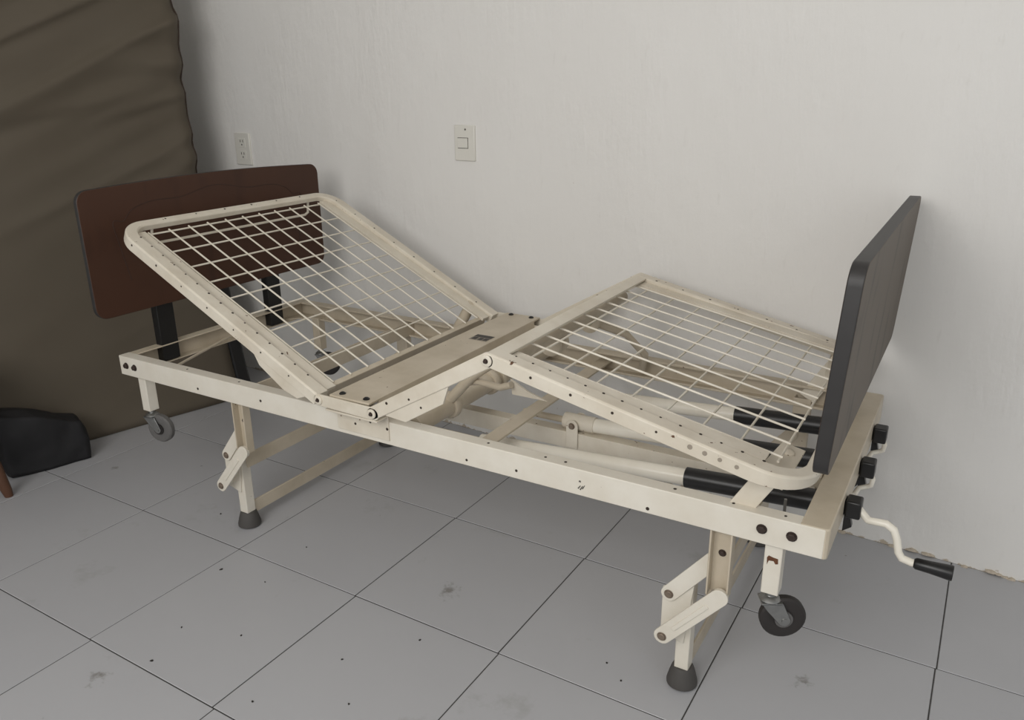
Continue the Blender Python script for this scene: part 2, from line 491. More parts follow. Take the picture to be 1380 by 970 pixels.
def leg_set(dx, near):
    s = 1 if near else -1
    Y = lambda y: y if near else W - y
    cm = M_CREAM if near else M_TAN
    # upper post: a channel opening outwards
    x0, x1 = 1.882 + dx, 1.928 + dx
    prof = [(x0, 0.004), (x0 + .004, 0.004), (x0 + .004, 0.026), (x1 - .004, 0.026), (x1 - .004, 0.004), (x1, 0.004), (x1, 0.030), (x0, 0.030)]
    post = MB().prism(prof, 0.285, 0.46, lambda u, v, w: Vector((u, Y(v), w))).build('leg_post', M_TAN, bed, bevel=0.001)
    bolt(post, (1.905 + dx, Y(0.026), 0.378), (0, -s, 0), 0.0065, 0.004)
    ear = MB().prism(arc((1.913 + dx, 0.289), 0.017, 0, 360, 16)[:-1], Y(0.002), Y(0.008), lambda u, v, w: Vector((u, w, v))).build('post_ear', cm, post)
    bolt(post, (1.913 + dx, Y(0.002), 0.289), (0, -s, 0), 0.0065, 0.003, M_PIN, 12, 'pivot_pin')
    # links
    a = link(bed, (1.886 + dx, 0.350), (1.797 + dx, 0.239), Y(0.0305), Y(0.0355), 0.018, mat=cm)
    bolt(a, (1.797 + dx, Y(0.0305), 0.239), (0, -s, 0), 0.0085, 0.003, M_PIN, 12, 'pivot_pin')
    b = link(bed, (1.913 + dx, 0.289), (1.798 + dx, 0.152), Y(-0.003), Y(0.002), 0.0185, mat=cm)
    bolt(b, (1.798 + dx, Y(-0.003), 0.152), (0, -s, 0), 0.0085, 0.003, M_PIN, 12, 'pivot_pin')
    # embossed rib on the lower link
    d = (Vector((1.798, 0.152)) - Vector((1.913, 0.289))).normalized(); nn = Vector((-d.y, d.x))
    c0 = Vector((1.913 + dx, 0.289)) + d * 0.035; c1 = Vector((1.798 + dx, 0.152)) - d * 0.035
    MB().prism([tuple(c0 + nn * .005), tuple(c1 + nn * .005), tuple(c1 - nn * .005), tuple(c0 - nn * .005)], Y(-0.0055), Y(-0.001), lambda u, v, w: Vector((u, w, v))).build('stiffening_rib', cm, b, bevel=0.001)
    # lower leg: square tube with a pivot plate
    lx = 1.832 + dx
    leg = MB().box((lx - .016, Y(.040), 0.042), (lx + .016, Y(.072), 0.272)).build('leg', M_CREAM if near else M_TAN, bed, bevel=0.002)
    MB().prism([(1.781 + dx, .135), (1.835 + dx, .120), (lx + .018, .275), (1.800 + dx, .262), (1.781 + dx, .250)], Y(0.0355), Y(0.040), lambda u, v, w: Vector((u, w, v))).build('pivot_plate', cm, leg, bevel=0.0015)
    MB().cyl((1.798 + dx, Y(0.002), 0.152), (0, s, 0), 0.010, 0.034, 14).build('pin_spacer', cm, leg)
    foot = MB().lathe((lx, Y(0.056), 0), (0, 0, 1), [(0.029, 0), (0.0345, 0.004), (0.0345, 0.010), (0.030, 0.028), (0.0245, 0.046), (0.022, 0.050)], 24).build('rubber_foot', M_RUBBER_DARK, bed)
    return leg


for dx in (-1.392, 0.0):
    for near in (True, False): leg_set(dx, near)
    # cross bars joining the near and the far leg
    lx = 1.832 + dx
    MB().box((lx + 0.004, 0.072, 0.036), (lx + 0.010, W - 0.072, 0.078)).build('leg_cross_bar', M_TAN, bed, bevel=0.0015)
    MB().box((lx + 0.042, 0.037, 0.214), (lx + 0.048, W - 0.037, 0.258)).build('link_cross_bar', M_TAN, bed, bevel=0.0015)


# ---- casters
def caster(x, y, ang, tyre, hub_mat):
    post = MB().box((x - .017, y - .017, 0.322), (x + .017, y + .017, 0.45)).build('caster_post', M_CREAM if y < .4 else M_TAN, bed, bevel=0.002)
    if x > 1 and y < .4:
        MB().prism([(-.011, .006), (-.008, .011), (.000, .009), (.010, .008), (.011, -.003), (.006, -.005), (.002, .001), (-.007, .000), (-.010, -.010)], y - 0.0174, y - 0.016,
                   lambda u, v, t: Vector((x + u, t, 0.398 + v))).build('rust_patch', mat_plain('flaky_rust', srgb(98, 62, 40), 0.9, 0, 0.4, 120), post, smooth=False)
    c = MB()
    R = Matrix.Translation((x, y, 0)) @ Matrix.Rotation(ang, 4, 'Z')
    c.lathe((x, y, 0.300), (0, 0, 1), [(0.019, 0), (0.022, 0.004), (0.016, 0.010), (0.009, 0.012), (0.009, 0.024)], 18)
    off = 0.024                                    # trail of the wheel behind the stem
    poly = [(-0.020, 0.302), (0.022, 0.302)] + arc((off + 0.004, 0.262), 0.012, 10, -130, 6)[0:7] + [(-0.008, 0.285)]
    for sy in (-1, 1):
        c.prism(poly, sy * 0.0165, sy * 0.0190, lambda u, v, w: R @ Vector((u, w, v)))
    c.box((-0.020, -0.019, 0.298), (0.022, 0.019, 0.302), R)
    fork = c.build('caster_fork', M_STEEL, bed, bevel=0.0008)
    ctr = R @ Vector((off + 0.004, 0, 0.262)); ax = R.to_3x3() @ Vector((0, 1, 0))
    r = 0.046
    w = MB().lathe(ctr - ax * 0.0125, ax, [(0.020, 0.002), (0.032, 0.0), (r - 0.004, 0.0015), (r, 0.006), (r, 0.019), (r - 0.004, 0.0235), (0.032, 0.025), (0.020, 0.023)], 30).build('caster_wheel', tyre, bed)
    MB().cyl(ctr - ax * 0.0150, ax, 0.018, 0.030, 18).build('wheel_hub', hub_mat, w)
    MB().cyl(ctr - ax * 0.0215, ax, 0.006, 0.043, 10).build('axle_nut', M_STEEL, fork)


caster(0.076, 0.030, math.radians(12), M_RUBBER_GREY, M_RUBBER_BLACK)
caster(2.006, 0.030, math.radians(28), M_RUBBER_BLACK, M_RUBBER_GREY)
caster(0.110, W - 0.030, math.radians(20), M_RUBBER_BLACK, M_RUBBER_BLACK)
caster(2.006, W - 0.030, math.radians(10), M_RUBBER_BLACK, M_RUBBER_GREY)

# ---- boards
def board(xf, tilt, arch, name, mats, thick=0.024, x_sign=-1):
    """outline in y-z, outer face at xf, body extends by thick along x_sign"""
    y0, y1, z0, z1 = -0.083, W + 0.083, 0.638, 1.014
    rt, rb = 0.036, 0.036
    pts = arc((y0 + rb, z0 + rb), rb, 180, 270, 6) + arc((y1 - rb, z0 + rb), rb, 270, 360, 6) + arc((y1 - rt, z1 - rt), rt, 0, 90, 6)
    for k in range(1, 12):
        t = k / 12; y = y1 - rt + (y0 + rt - y1 + rt) * t
        pts.append((y, z1 + arch * math.sin(math.pi * t)))
    pts += arc((y0 + rt, z1 - rt), rt, 90, 180, 6)
    mb = MB(); n = len(pts)
    fx = lambda z: xf + tilt * (z - z0) / (z1 - z0)
    vs = [Vector((fx(z), y, z)) for y, z in pts] + [Vector((fx(z) + x_sign * thick, y, z)) for y, z in pts]
    mb.add(vs[:n] + vs[n:], [tuple(range(n))], 0)
    mb.f.append(tuple(range(2 * n - 1, n - 1, -1))); mb.mi.append(1)
    for i in range(n):
        mb.f.append((i, (i + 1) % n, n + (i + 1) % n, n + i)); mb.mi.append(2)
    return mb.build(name, mats, bed, bevel=0.002)


footboard = board(2.095, 0.019, 0.0, 'footboard', [M_GREYLAM, M_WALNUT, M_EDGE], 0.026)
headboard = board(0.064, 0.0, 0.012, 'headboard', [M_WALNUT, M_GREYLAM, M_EDGE], 0.016)
# carved line of the headboard
gl = [(0.045, 0.735), (0.014, 0.905), (0.050, 0.914), (0.085, 0.945), (0.16, 0.962), (0.26, 0.962), (0.394, 0.985), (0.53, 0.962), (0.63, 0.962), (0.70, 0.945), (0.738, 0.914), (0.774, 0.905), (0.743, 0.735)]
fine = []
for a in range(len(gl) - 1):
    p0, p1, p2, p3 = (Vector(gl[max(0, min(len(gl) - 1, a + k))]) for k in (-1, 0, 1, 2))
    for q in range(6):
        t = q / 6
        fine.append(0.5 * (2 * p1 + (p2 - p0) * t + (2 * p0 - 5 * p1 + 4 * p2 - p3) * t * t + (3 * p1 - p0 - 3 * p2 + p3) * t ** 3) if a not in (0, len(gl) - 2) else p1.lerp(p2, t))
fine.append(Vector(gl[-1]))
MB().tube([(0.0642, p.x, p.y) for p in fine], 0.0011, 6).build('carved_line', M_GROOVE, headboard)
for y in (0.132, 0.594):
    MB().box((0.0045, y, ZB + 0.006), (0.034, y + 0.062, 0.72)).build('headboard_post', M_BLACK_POST, bed, bevel=0.002)
for y in (0.215, 0.535):
    MB().box((2.038, y, ZB + 0.004), (2.049, y + 0.04, 0.560)).box((2.038, y, 0.548), (2.0705, y + 0.04, 0.560)).box((2.062, y, 0.548), (2.0720, y + 0.04, 0.72)).build('footboard_post', M_TAN, bed, bevel=0.001)


# ---- mattress support sections: local frames (s along, y across, n up)
def frame_fn(x0, z0, x1, z1):
    d = Vector((x1 - x0, 0, z1 - z0)); ln = d.length; d.normalize()
    n = Vector((0, 1, 0)).cross(d); n = n if n.z > 0 else -n
    o = Vector((x0, 0, z0))
    return (lambda s, y, h=0.0: o + d * s + Vector((0, y, 0)) + n * h), ln, d, n


def u_frame(fn, n, ln, name, s0, w=0.042, h=0.032, r=0.085, mat=M_CREAM_OLD, k_end=1.0):
    """bent channel: up one side, round two corners, down the other; outer faces at -E and W+E.
    At the bend the section is pressed slimmer by k_end."""
    path, sc = [], []
    ya, yb = -E, W + E
    for i in range(3): path.append((s0 + (ln - r - s0) * (i / 3), ya)); sc.append(1.0)
    for k in range(11):
        a = math.pi / 2 * k / 10
        path.append((ln - r + r * math.sin(a), ya + r - r * math.cos(a))); sc.append(1 + (k_end - 1) * k / 10)
    for k in range(11):
        a = math.pi / 2 * k / 10
        path.append((ln - r + r * math.cos(a), yb - r + r * math.sin(a))); sc.append(k_end + (1 - k_end) * k / 10)
    for i in range(1, 4): path.append((ln - r + (s0 - ln + r) * (i / 3), yb)); sc.append(1.0)
    m = len(path); vs = []; kk = 6
    for i in range(m):
        a = Vector(path[max(0, i - 1)]); b = Vector(path[min(m - 1, i + 1)]); t = (b - a).normalized()
        inw = Vector((-t.y, t.x)); c = Vector(path[i]); ww, hh = w * sc[i], h * sc[i]
        for l, q in ((0, -hh), (0, -0.004), (0.004, 0), (ww - 0.004, 0), (ww, -0.004), (ww, -hh)):
            p = c + inw * l; vs.append(fn(p.x, p.y, q))
    fs = []
    for i in range(m - 1):
        for q in range(kk):
            r2 = (q + 1) % kk
            fs.append((i * kk + q, (i + 1) * kk + q, (i + 1) * kk + r2, i * kk + r2))
    fs += [tuple(range(kk)), tuple(range((m - 1) * kk + kk - 1, (m - 1) * kk - 1, -1))]
    return MB().add(vs, fs).build(name, mat, bed, bevel=0.001)


def wires(parent, fn, ss, sy0, sy1, ys, long_a, long_b, r=0.0026, below=False):
    """length wires at each y from long_a to long_b, cross wires at each s"""
    h = -0.002
    proto = None
    for y in ys:
        p, q = fn(long_a, y, h), fn(long_b, y, h)
        if proto is None:
            proto = MB().tube([p, p.lerp(q, .5), q], r, 8).build('mesh_wire', M_WIRE, parent); y00 = y; o = proto
        else:
            o = proto.copy(); COL.objects.link(o); o.parent = parent; o.location = (0, y - y00, 0)
    h2 = h - 2 * r * 0.9 if below else h - 2 * r * 0.9
    for s in ss:
        MB().tube([fn(s, sy0, h2), fn(s, (sy0 + sy1) / 2, h2), fn(s, sy1, h2)], r, 8).build('mesh_wire', M_WIRE, parent)


NY = 11
YS = [0.046 + (W - 0.092) * k / (NY - 1) for k in range(NY)]

# back section
fb, lb, db, nb = frame_fn(0.883, 0.551, 0.152, 0.924)
back = u_frame(fb, nb, lb, 'backrest_frame', 0.0, k_end=0.62)
wb, lwb, dwb, nwb = frame_fn(0.851, 0.554, 0.182, 0.889)
ss_b = [(0.851 - x) / (0.851 - 0.182) * lwb for x in (0.182, 0.268, 0.341, 0.413, 0.488, 0.560, 0.634, 0.706, 0.777)]
for ya, yb in ((-E + 0.040, 0.036), (W + E - 0.040, W - 0.036)):
    MB().prism([(-0.02, ya), (ss_b[0] + 0.006, ya), (ss_b[0] + 0.006, yb), (-0.02, yb)], -0.006, 0.003, lambda u, v, w: wb(u, v, w)).build('mesh_strip', M_CREAM_OLD, back)
wires(back, wb, ss_b, 0.030, W - 0.030, YS, -0.004, ss_b[0] + 0.004)
MB().prism([(-0.014, -0.004), (0.002, -0.004), (0.002, -0.040), (-0.014, -0.040)], 0.0, W, lambda u, v, w: wb(u, w, v)).build('backrest_end_bar', M_TAN, back, bevel=0.002)
hp = []
for k in range(15):
    s = 0.07 + k * 0.048
    hp.append((fb(s, -0.010, 0), nb))
    if k % 2 == 0: hp.append((fb(s + 0.01, W + 0.012, 0), nb))
for k in range(7): hp.append((fb(0.10 + k * 0.105, -E, -0.012), (0, -1, 0)))
for k in range(3): hp.append((fb(0.735 - k * 0.022, -E + 0.003, -0.014), (0, -1, 0)))
for k in range(6): hp.append((fb(lb - 0.012, 0.12 + k * 0.11, 0), nb))
holes('punched_hole', hp, back, 0.0030)
# hinge bracket under the near and far side
for y0, y1 in ((-E + 0.002, -E + 0.007), (W + E - 0.007, W + E - 0.002)):
    MB().prism([(0.030, -0.028), (0.235, -0.028), (0.200, -0.052), (0.105, -0.064), (0.055, -0.056)], y0, y1, lambda u, v, w: fb(u, w, v)).build('hinge_bracket', M_CREAM_OLD, back, bevel=0.001)
# mattress retainer: thin bail hanging behind the top bar
bail = [(0.158, 0.075, 0.905), (0.150, 0.072, 0.858), (0.148, 0.085, 0.850), (0.148, W - 0.085, 0.850), (0.150, W - 0.072, 0.858), (0.158, W - 0.075, 0.905)]
MB().tube(bail, 0.0042, 8).build('mattress_retainer', M_CREAM_OLD, back)

# seat section
sx0, sx1, sz = 0.888, 1.066, 0.552
seat = MB()
seat.box((0.918, -E + 0.006, sz + 0.000), (1.045, W + E - 0.006, sz + 0.006))
seat.box((1.041, 0.0, sz - 0.048), (1.045, W, sz + 0.003))
seat.box((0.918, 0.0, sz - 0.048), (0.922, W, sz + 0.003))
seat = seat.build('seat_panel', M_TAN, bed, bevel=0.0015)
for x in (0.945, 1.022):
    for y in (-0.020, W + 0.020):
        MB().lathe((x, y, sz + 0.006), (0, 0, 1), [(0.0085, 0), (0.0085, 0.002), (0.005, 0.005), (0.001, 0.006)], 14).build('bolt', M_BLACK, seat)
# printed label on the seat panel (illegible in the photograph)
MB().box((0.968, 0.515, sz + 0.006), (1.030, 0.568, sz + 0.0066)).build('printed_label', M_STICKER_PALE, seat, smooth=False)
st = MB()
for a, b in (((0.969, 0.545), (1.029, 0.566)), ((0.974, 0.520), (0.990, 0.540)), ((0.996, 0.520), (1.010, 0.540)), ((1.014, 0.520), (1.028, 0.540))):
    st.box((a[0], a[1], sz + 0.0064), (b[0], b[1], sz + 0.0071))
st.build('label_print', M_STICKER, seat, smooth=False)
for y0, y1 in ((-E, -E + 0.006), (W + E - 0.006, W + E)):
    poly = arc((0.884, 0.538), 0.0155, 90, 270, 8) + arc((1.062, 0.535), 0.0165, 270, 450, 8)
    MB().prism(poly, y0, y1, lambda u, v, w: Vector((u, w, v))).build('seat_side_bar', M_CREAM_OLD, bed, bevel=0.0015)
    yo = y0 if y0 < 0 else y1; s = -1 if y0 < 0 else 1
for y, s in ((-E, -1), (W + E, 1)):
    for p in ((0.886, 0.539), (1.058, 0.536)):
        MB().lathe((p[0], y, p[1]), (0, s, 0), [(0.0125, 0), (0.0125, 0.003), (0.010, 0.0045), (0.006, 0.0045), (0.005, 0.002)], 18).build('hinge_washer', M_CREAM_OLD, bed)
        bolt(bed, (p[0], y + s * 0.003, p[1]), (0, s, 0), 0.0045, 0.004, M_BOLT, 6, 'hinge_bolt')
# carrier plates joining the seat to the rails
for y0, y1, y2 in ((-0.004, 0.0, -E), (W, W + 0.004, W + E)):
    MB().box((0.905, y0, 0.450), (1.072, y1, 0.540)).build('carrier_plate', M_CREAM_OLD, bed, bevel=0.001)
    MB().box((0.905, min(y0, y2), 0.5135), (1.072, max(y0, y2), 0.5185)).build('carrier_shelf', M_CREAM_OLD, bed, bevel=0.001)
holes('rust_spot', [((1.015, -0.004, 0.490), (0, -1, 0)), ((0.965, -0.004, 0.475), (0, -1, 0)), ((1.068, -0.004, 0.482), (0, -1, 0))], rails['near'], 0.0042)

# thigh section: two side bars up to the knee bar
ft, lt, dt, nt = frame_fn(1.058, 0.536, 1.390, 0.727)
for y0, y1 in ((-E, -E + 0.012), (W + E - 0.012, W + E)):
    poly = arc((lt, 0), 0.0175, -90, 90, 8) + arc((0.0, 0), 0.0165, 90, 270, 8)
    MB().prism(poly, y0, y1, lambda u, v, w: ft(u, w, v)).build('thigh_side_bar', M_CREAM_OLD, bed, bevel=0.002)
    ym = (y0 + y1) / 2
    MB().prism([(0.03, -0.014), (0.255, -0.014), (0.215, -0.048), (0.085, -0.052)], ym - 0.003, ym + 0.003, lambda u, v, w: ft(u, w, v)).build('thigh_bracket', M_CREAM_OLD, bed, bevel=0.001)
for y, s in ((-E, -1), (W + E, 1)):
    p = ft(lt, y, 0)
    MB().lathe(p, (0, s, 0), [(0.0135, 0), (0.0135, 0.003), (0.010, 0.0045), (0.006, 0.0045), (0.005, 0.002)], 18).build('hinge_washer', M_CREAM_OLD, bed)
    bolt(bed, p + Vector((0, s * 0.003, 0)), (0, s, 0), 0.0050, 0.005, M_BOLT, 6, 'hinge_bolt')
holes('punched_hole', [(ft(0.13, -E, -0.006), (0, -1, 0)), (ft(0.06, -E, 0.008), (0, -1, 0)), (ft(0.15, -E + 0.003, -0.035), (0, -1, 0))], bed, 0.0034)

# leg section
fl, ll, dl, nl = frame_fn(1.393, 0.745, 2.070, 0.595)
legf = u_frame(fl, nl, ll, 'leg_rest_frame', 0.0, r=0.10, k_end=0.68)
wl, lwl, dwl, nwl = frame_fn(1.372, 0.734, 1.994, 0.609)
ss_l = [(x - 1.372) / (1.994 - 1.372) * lwl for x in (1.444, 1.524, 1.603, 1.683, 1.760, 1.838, 1.915, 1.994)]
for ya, yb in ((-E + 0.040, 0.036), (W + E - 0.040, W - 0.036)):
    MB().prism([(0.02, ya), (ss_l[-1] - 0.02, ya), (ss_l[-1] - 0.02, yb), (0.02, yb)], -0.006, 0.003, lambda u, v, w: wl(u, v, w)).build('mesh_strip', M_CREAM_OLD, legf)
MB().prism([(-0.004, -0.001), (0.030, -0.001), (0.030, -0.007), (-0.001, -0.007), (-0.001, -0.034), (-0.004, -0.034)], -E + 0.001, W + E - 0.001, lambda u, v, w: fl(u, w, v)).build('knee_bar', M_CREAM_OLD, legf, bevel=0.001)
wires(legf, wl, ss_l, 0.030, W - 0.030, YS, 0.010, ss_l[-1] + 0.004)
hp = []
for k in range(14):
    s = 0.05 + k * 0.042
    hp.append((fl(s, -0.008, 0), nl))
    if k % 2 == 0: hp.append((fl(s + 0.01, W + 0.012, 0), nl))
for k in range(4): hp.append((fl(0.11 + k * 0.095, -E, -0.014), (0, -1, 0)))
holes('punched_hole', hp, legf, 0.0030)
holes('bolt_hole', [(fl(s, -E, -0.015), (0, -1, 0)) for s in (0.465, 0.495, 0.525, 0.558)], legf, 0.0055, mat_plain('dusty_hole', srgb(150, 140, 126), 0.8))
# square gusset with a round rivet in the inner corners
for y, s in ((0.0, 1), (W, -1)):
    g = MB().prism([(0.585, y - s * 0.020), (0.645, y - s * 0.020), (0.648, y + s * 0.170), (0.600, y + s * 0.170)], -0.036, -0.032, lambda u, v, w: fl(u, v, w)).build('corner_gusset', M_CREAM_OLD, legf, bevel=0.001)
    MB().lathe(fl(0.622, y + s * 0.130, -0.032), nl, [(0.012, 0), (0.012, 0.003), (0.008, 0.007), (0.001, 0.008)], 16).build('rivet', M_CREAM_OLD, g)
# support struts from the leg frame down to the rails
for y in (0.004, W - 0.046):
    p, q = Vector((1.990, 0, 0.590)), Vector((1.915, 0, 0.462)); d = (q - p).normalized(); nn = Vector((-d.z, 0, d.x))
    h = nn * 0.022; ym = y + 0.021
    MB().prism([(p.x + h.x, p.z + h.z), (q.x + h.x, q.z + h.z), (q.x - h.x, q.z - h.z), (p.x - h.x, p.z - h.z)], ym - 0.003, ym + 0.003, lambda u, v, w: Vector((u, w, v))).build('support_strut', M_CREAM_OLD, bed, bevel=0.001)

# ---- mechanism under the bed
MB().box((1.288, 0.004, 0.466), (1.330, W - 0.004, 0.472)).build('cross_member', M_TAN, bed, bevel=0.001)
MB().box((0.548, 0.004, 0.440), (0.554, W - 0.004, 0.490)).build('cross_member', M_TAN, bed, bevel=0.001)
cc = [(0.352, 0.350), (0.388, 0.350), (0.388, 0.354), (0.356, 0.354), (0.356, 0.394), (0.388, 0.394), (0.388, 0.398), (0.352, 0.398)]
spine = MB().prism([(u + .016, v) for u, v in cc], 0.930, 2.060, lambda u, v, w: Vector((w, u, v))).build('centre_channel', M_CREAM_OLD, bed, bevel=0.001)
MB().box((2.050, 0.33, 0.352), (2.056, 0.44, 0.45)).build('channel_hanger', M_TAN, bed)
MB().box((0.930, 0.30, 0.345), (0.936, 0.44, 0.51)).build('channel_hanger', M_TAN, bed)

for i, y in enumerate((0.190, 0.394, 0.604)):
    ze = lambda x: 0.412 + (x - 1.31) * 0.0635
    xs = (1.22, 1.43, 1.36)[i]; xb = (1.769, 1.838, 1.765)[i]
    t = MB().tube([(xs, y, ze(xs)), ((xs + xb) / 2, y, ze((xs + xb) / 2)), (xb + 0.02, y, ze(xb + 0.02))], 0.0195, 18).build('jack_tube', M_WHITE_TUBE, bed)
    MB().tube([(xb, y, ze(xb)), ((xb + 2.05) / 2, y, ze((xb + 2.05) / 2)), (2.05, y, ze(2.05))], 0.0235, 20).build('jack_sleeve', M_BLACK, bed)
    MB().tube([(xs - 0.20, y, ze(xs - 0.20) + 0.012), (xs, y, ze(xs))], 0.009, 10).build('jack_rod', M_TAN, t)
    # knob on the outside, black clip and folded crank
    zk = 0.463
    k = MB().box((2.098, y - 0.016, zk - 0.017), (2.106, y + 0.016, zk + 0.017)).box((2.106, y - 0.019, zk - 0.019), (2.136, y + 0.019, zk + 0.019)).build('crank_boss', M_BLACK, bed, bevel=0.005, seg=3)
    MB().prism([(2.1025, zk - 0.02), (2.112, zk - 0.022), (2.120, zk - 0.058), (2.1025, zk - 0.072)], y + 0.020, y + 0.036, lambda u, v, w: Vector((u, w, v))).build('crank_clip', M_BLACK, bed, bevel=0.001)
# pivot bracket of the middle jack
for y in (0.420, 0.362):
    br = MB().prism(arc((1.395, 0.420), 0.017, 0, 180, 8) + [(1.378, 0.356), (1.412, 0.356)], y, y + 0.004, lambda u, v, w: Vector((u, w, v))).build('jack_bracket', M_CREAM_OLD, bed, bevel=0.001)
bolt(br, (1.395, 0.362, 0.420), (0, -1, 0), 0.0075, 0.005, M_PIN, 12, 'pivot_pin')
MB().tube([(1.36, 0.394, 0.420), (1.45, 0.394, 0.421)], 0.022, 16).build('jack_head', M_CREAM_OLD, bed)

# knee torque tube with collars and levers
kx, kz = 1.105, 0.478
MB().tube([(kx, 0.05, kz), (kx, 0.4, kz), (kx, W - 0.05, kz)], 0.027, 18).build('torque_tube', M_TAN, bed)
MB().tube([(1.145, 0.22, 0.545), (1.20, 0.21, 0.562), (1.27, 0.205, 0.560), (1.305, 0.20, 0.575)], 0.009, 10).build('knee_lever', M_TAN, bed)
MB().prism([(1.295, 0.585), (1.345, 0.560), (1.40, 0.545), (1.30, 0.545)], 0.212, 0.217, lambda u, v, w: Vector((u, w, v))).build('lever_plate', M_CREAM_OLD, bed)
for y in (0.20, 0.40, 0.44, 0.60):
    MB().lathe((kx, y, kz), (0, 1, 0), [(0.034, 0), (0.037, 0.004), (0.037, 0.018), (0.034, 0.022)], 22).build('tube_collar', M_TAN, bed)
kt = MB().tube([(1.368, 0.045, 0.688), (1.368, 0.39, 0.688), (1.368, W - 0.045, 0.688)], 0.018, 16).build('knee_tube', M_TAN, bed)
for y in (0.325, 0.365, 0.56):
    MB().lathe((1.345, y, 0.650), (0, 1, 0), [(0.026, 0), (0.031, 0.003), (0.031, 0.013), (0.026, 0.016)], 20).build('tube_collar', M_TAN, bed)
for y in (0.20, 0.56):
    MB().tube([(kx + 0.01, y, kz + 0.02), (1.19, y, 0.58), (1.27, y, 0.640), (1.345, y, 0.655), (1.368, y, 0.688)], 0.014, 12).build('lift_lever', M_TAN, bed)
MB().tube([(1.345, 0.60, 0.64), (1.42, 0.66, 0.60), (1.46, 0.71, 0.53), (1.44, 0.745, 0.47)], 0.011, 10).build('curved_lever', M_TAN, bed)
# back torque tube, collars and strut
MB().tube([(0.775, 0.05, 0.470), (0.775, 0.4, 0.470), (0.775, W - 0.05, 0.470)], 0.022, 16).build('torque_tube', M_TAN, bed)
for y in (0.215, 0.265, 0.52):
    MB().lathe((0.775, y, 0.470), (0, 1, 0), [(0.028, 0), (0.032, 0.003), (0.032, 0.015), (0.028, 0.018)], 20).build('tube_collar', M_TAN, bed)
MB().tube([(0.80, 0.62, 0.475), (0.80, 0.70, 0.515), (0.79, 0.80, 0.575)], 0.019, 14).build('backrest_strut', M_TAN, bed)
# thin brace in the head corner
MB().tube([(0.20, 0.02, 0.452), (0.13, 0.11, 0.455), (0.035, 0.40, 0.458)], 0.0045, 8).build('corner_brace', M_TAN, bed)

# near crank, folded out
crank = MB().tube([(2.130, 0.190, 0.462), (2.142, 0.186, 0.452), (2.152, 0.180, 0.446), (2.185, 0.172, 0.452), (2.200, 0.170, 0.444), (2.208, 0.170, 0.425), (2.214, 0.170, 0.398), (2.222, 0.170, 0.386), (2.240, 0.170, 0.382), (2.262, 0.170, 0.3815)], 0.0078, 12).build('crank_arm', M_WHITE_TUBE, bed)
MB().lathe((2.244, 0.170, 0.3825), (1, 0, -0.02), [(0.0085, 0), (0.0115, 0.004), (0.0125, 0.03), (0.0155, 0.066), (0.0150, 0.069)], 18).build('crank_grip', M_BLACK, crank)
for y in (0.394, 0.604):
    MB().tube([(2.128, y, 0.450), (2.134, y, 0.436), (2.132, y, 0.421), (2.122, y, 0.415), (2.108, y - 0.012, 0.413), (2.104, y - 0.05, 0.413)], 0.0058, 10).build('folded_crank', M_WHITE_TUBE, bed)
MB().tube([(2.005, 0.085, 0.50), (2.005, 0.085, 0.44)], 0.003, 8).build('locking_rod', M_STEEL, bed)

# ------------------------------------------------------------------ wall fittings
def wall_plate(name, label, cat, x, z, w, h):
    root = empty(name, on_wall(x, z), TH)
    tag(root, label, cat)
    plate = MB().box((-w / 2, -0.008, -h / 2), (w / 2, 0.001, h / 2)).build('cover_plate', M_PLASTIC, root, bevel=0.0025)
    return root, plate


sw, pl = wall_plate('light_switch', 'ivory single rocker light switch on the white wall above the bed', 'switch', 0.651, 1.0945, 0.088, 0.121)
MB().box((-0.029, -0.0085, -0.0185), (0.017, -0.0079, 0.0185)).build('rocker_recess', M_PLASTIC_SLOT, sw, smooth=False)
MB().prism([(-0.0165, -0.0078), (0.0165, -0.0078), (0.0165, -0.0135), (-0.0165, -0.0110)], -0.028, 0.0155, lambda u, v, w: Vector((w, v, u))).build('rocker', M_PLASTIC, sw, bevel=0.001)
MB().cyl((0.005, -0.008, 0.046), (0, -1, 0), 0.0035, 0.0008, 12).build('screw', M_PLASTIC_SLOT, sw)

ol, pl = wall_plate('power_outlet', 'white double power outlet on the wall above the brown headboard', 'outlet', -0.560, 1.035, 0.098, 0.134)
for dz in (0.026, -0.026):
    MB().box((-0.022, -0.0095, dz - 0.019), (0.022, -0.0079, dz + 0.019)).build('socket_face', M_PLASTIC, ol, bevel=0.002)
    MB().box((-0.010, -0.0101, dz + 0.002), (-0.0065, -0.0094, dz + 0.012)).box((0.0065, -0.0101, dz + 0.002), (0.010, -0.0094, dz + 0.012)).cyl((0, -0.0094, dz - 0.008), (0, -1, 0), 0.0035, 0.0007, 10).build('socket_slots', M_PLASTIC_SLOT, ol, smooth=False)

# ------------------------------------------------------------------ mattress leaning at the left
U = Vector((0.258, 0.966, 0)).normalized(); N = Vector((U.y, -U.x, 0))          # along its width; N faces the room
BR = Vector((-0.405, 0.80, 0))                                                   # bottom corner next to the wall
WIDTH, HEIGHT, THICK = 1.75, 1.95, 0.14


def lean(z):
    """how far the face has moved back from its foot line at height z"""
    return -0.03 * math.exp(-z * 14) * 0 - (0.165 * (1 - math.exp(-z / 0.45)) + 0.012 * z)


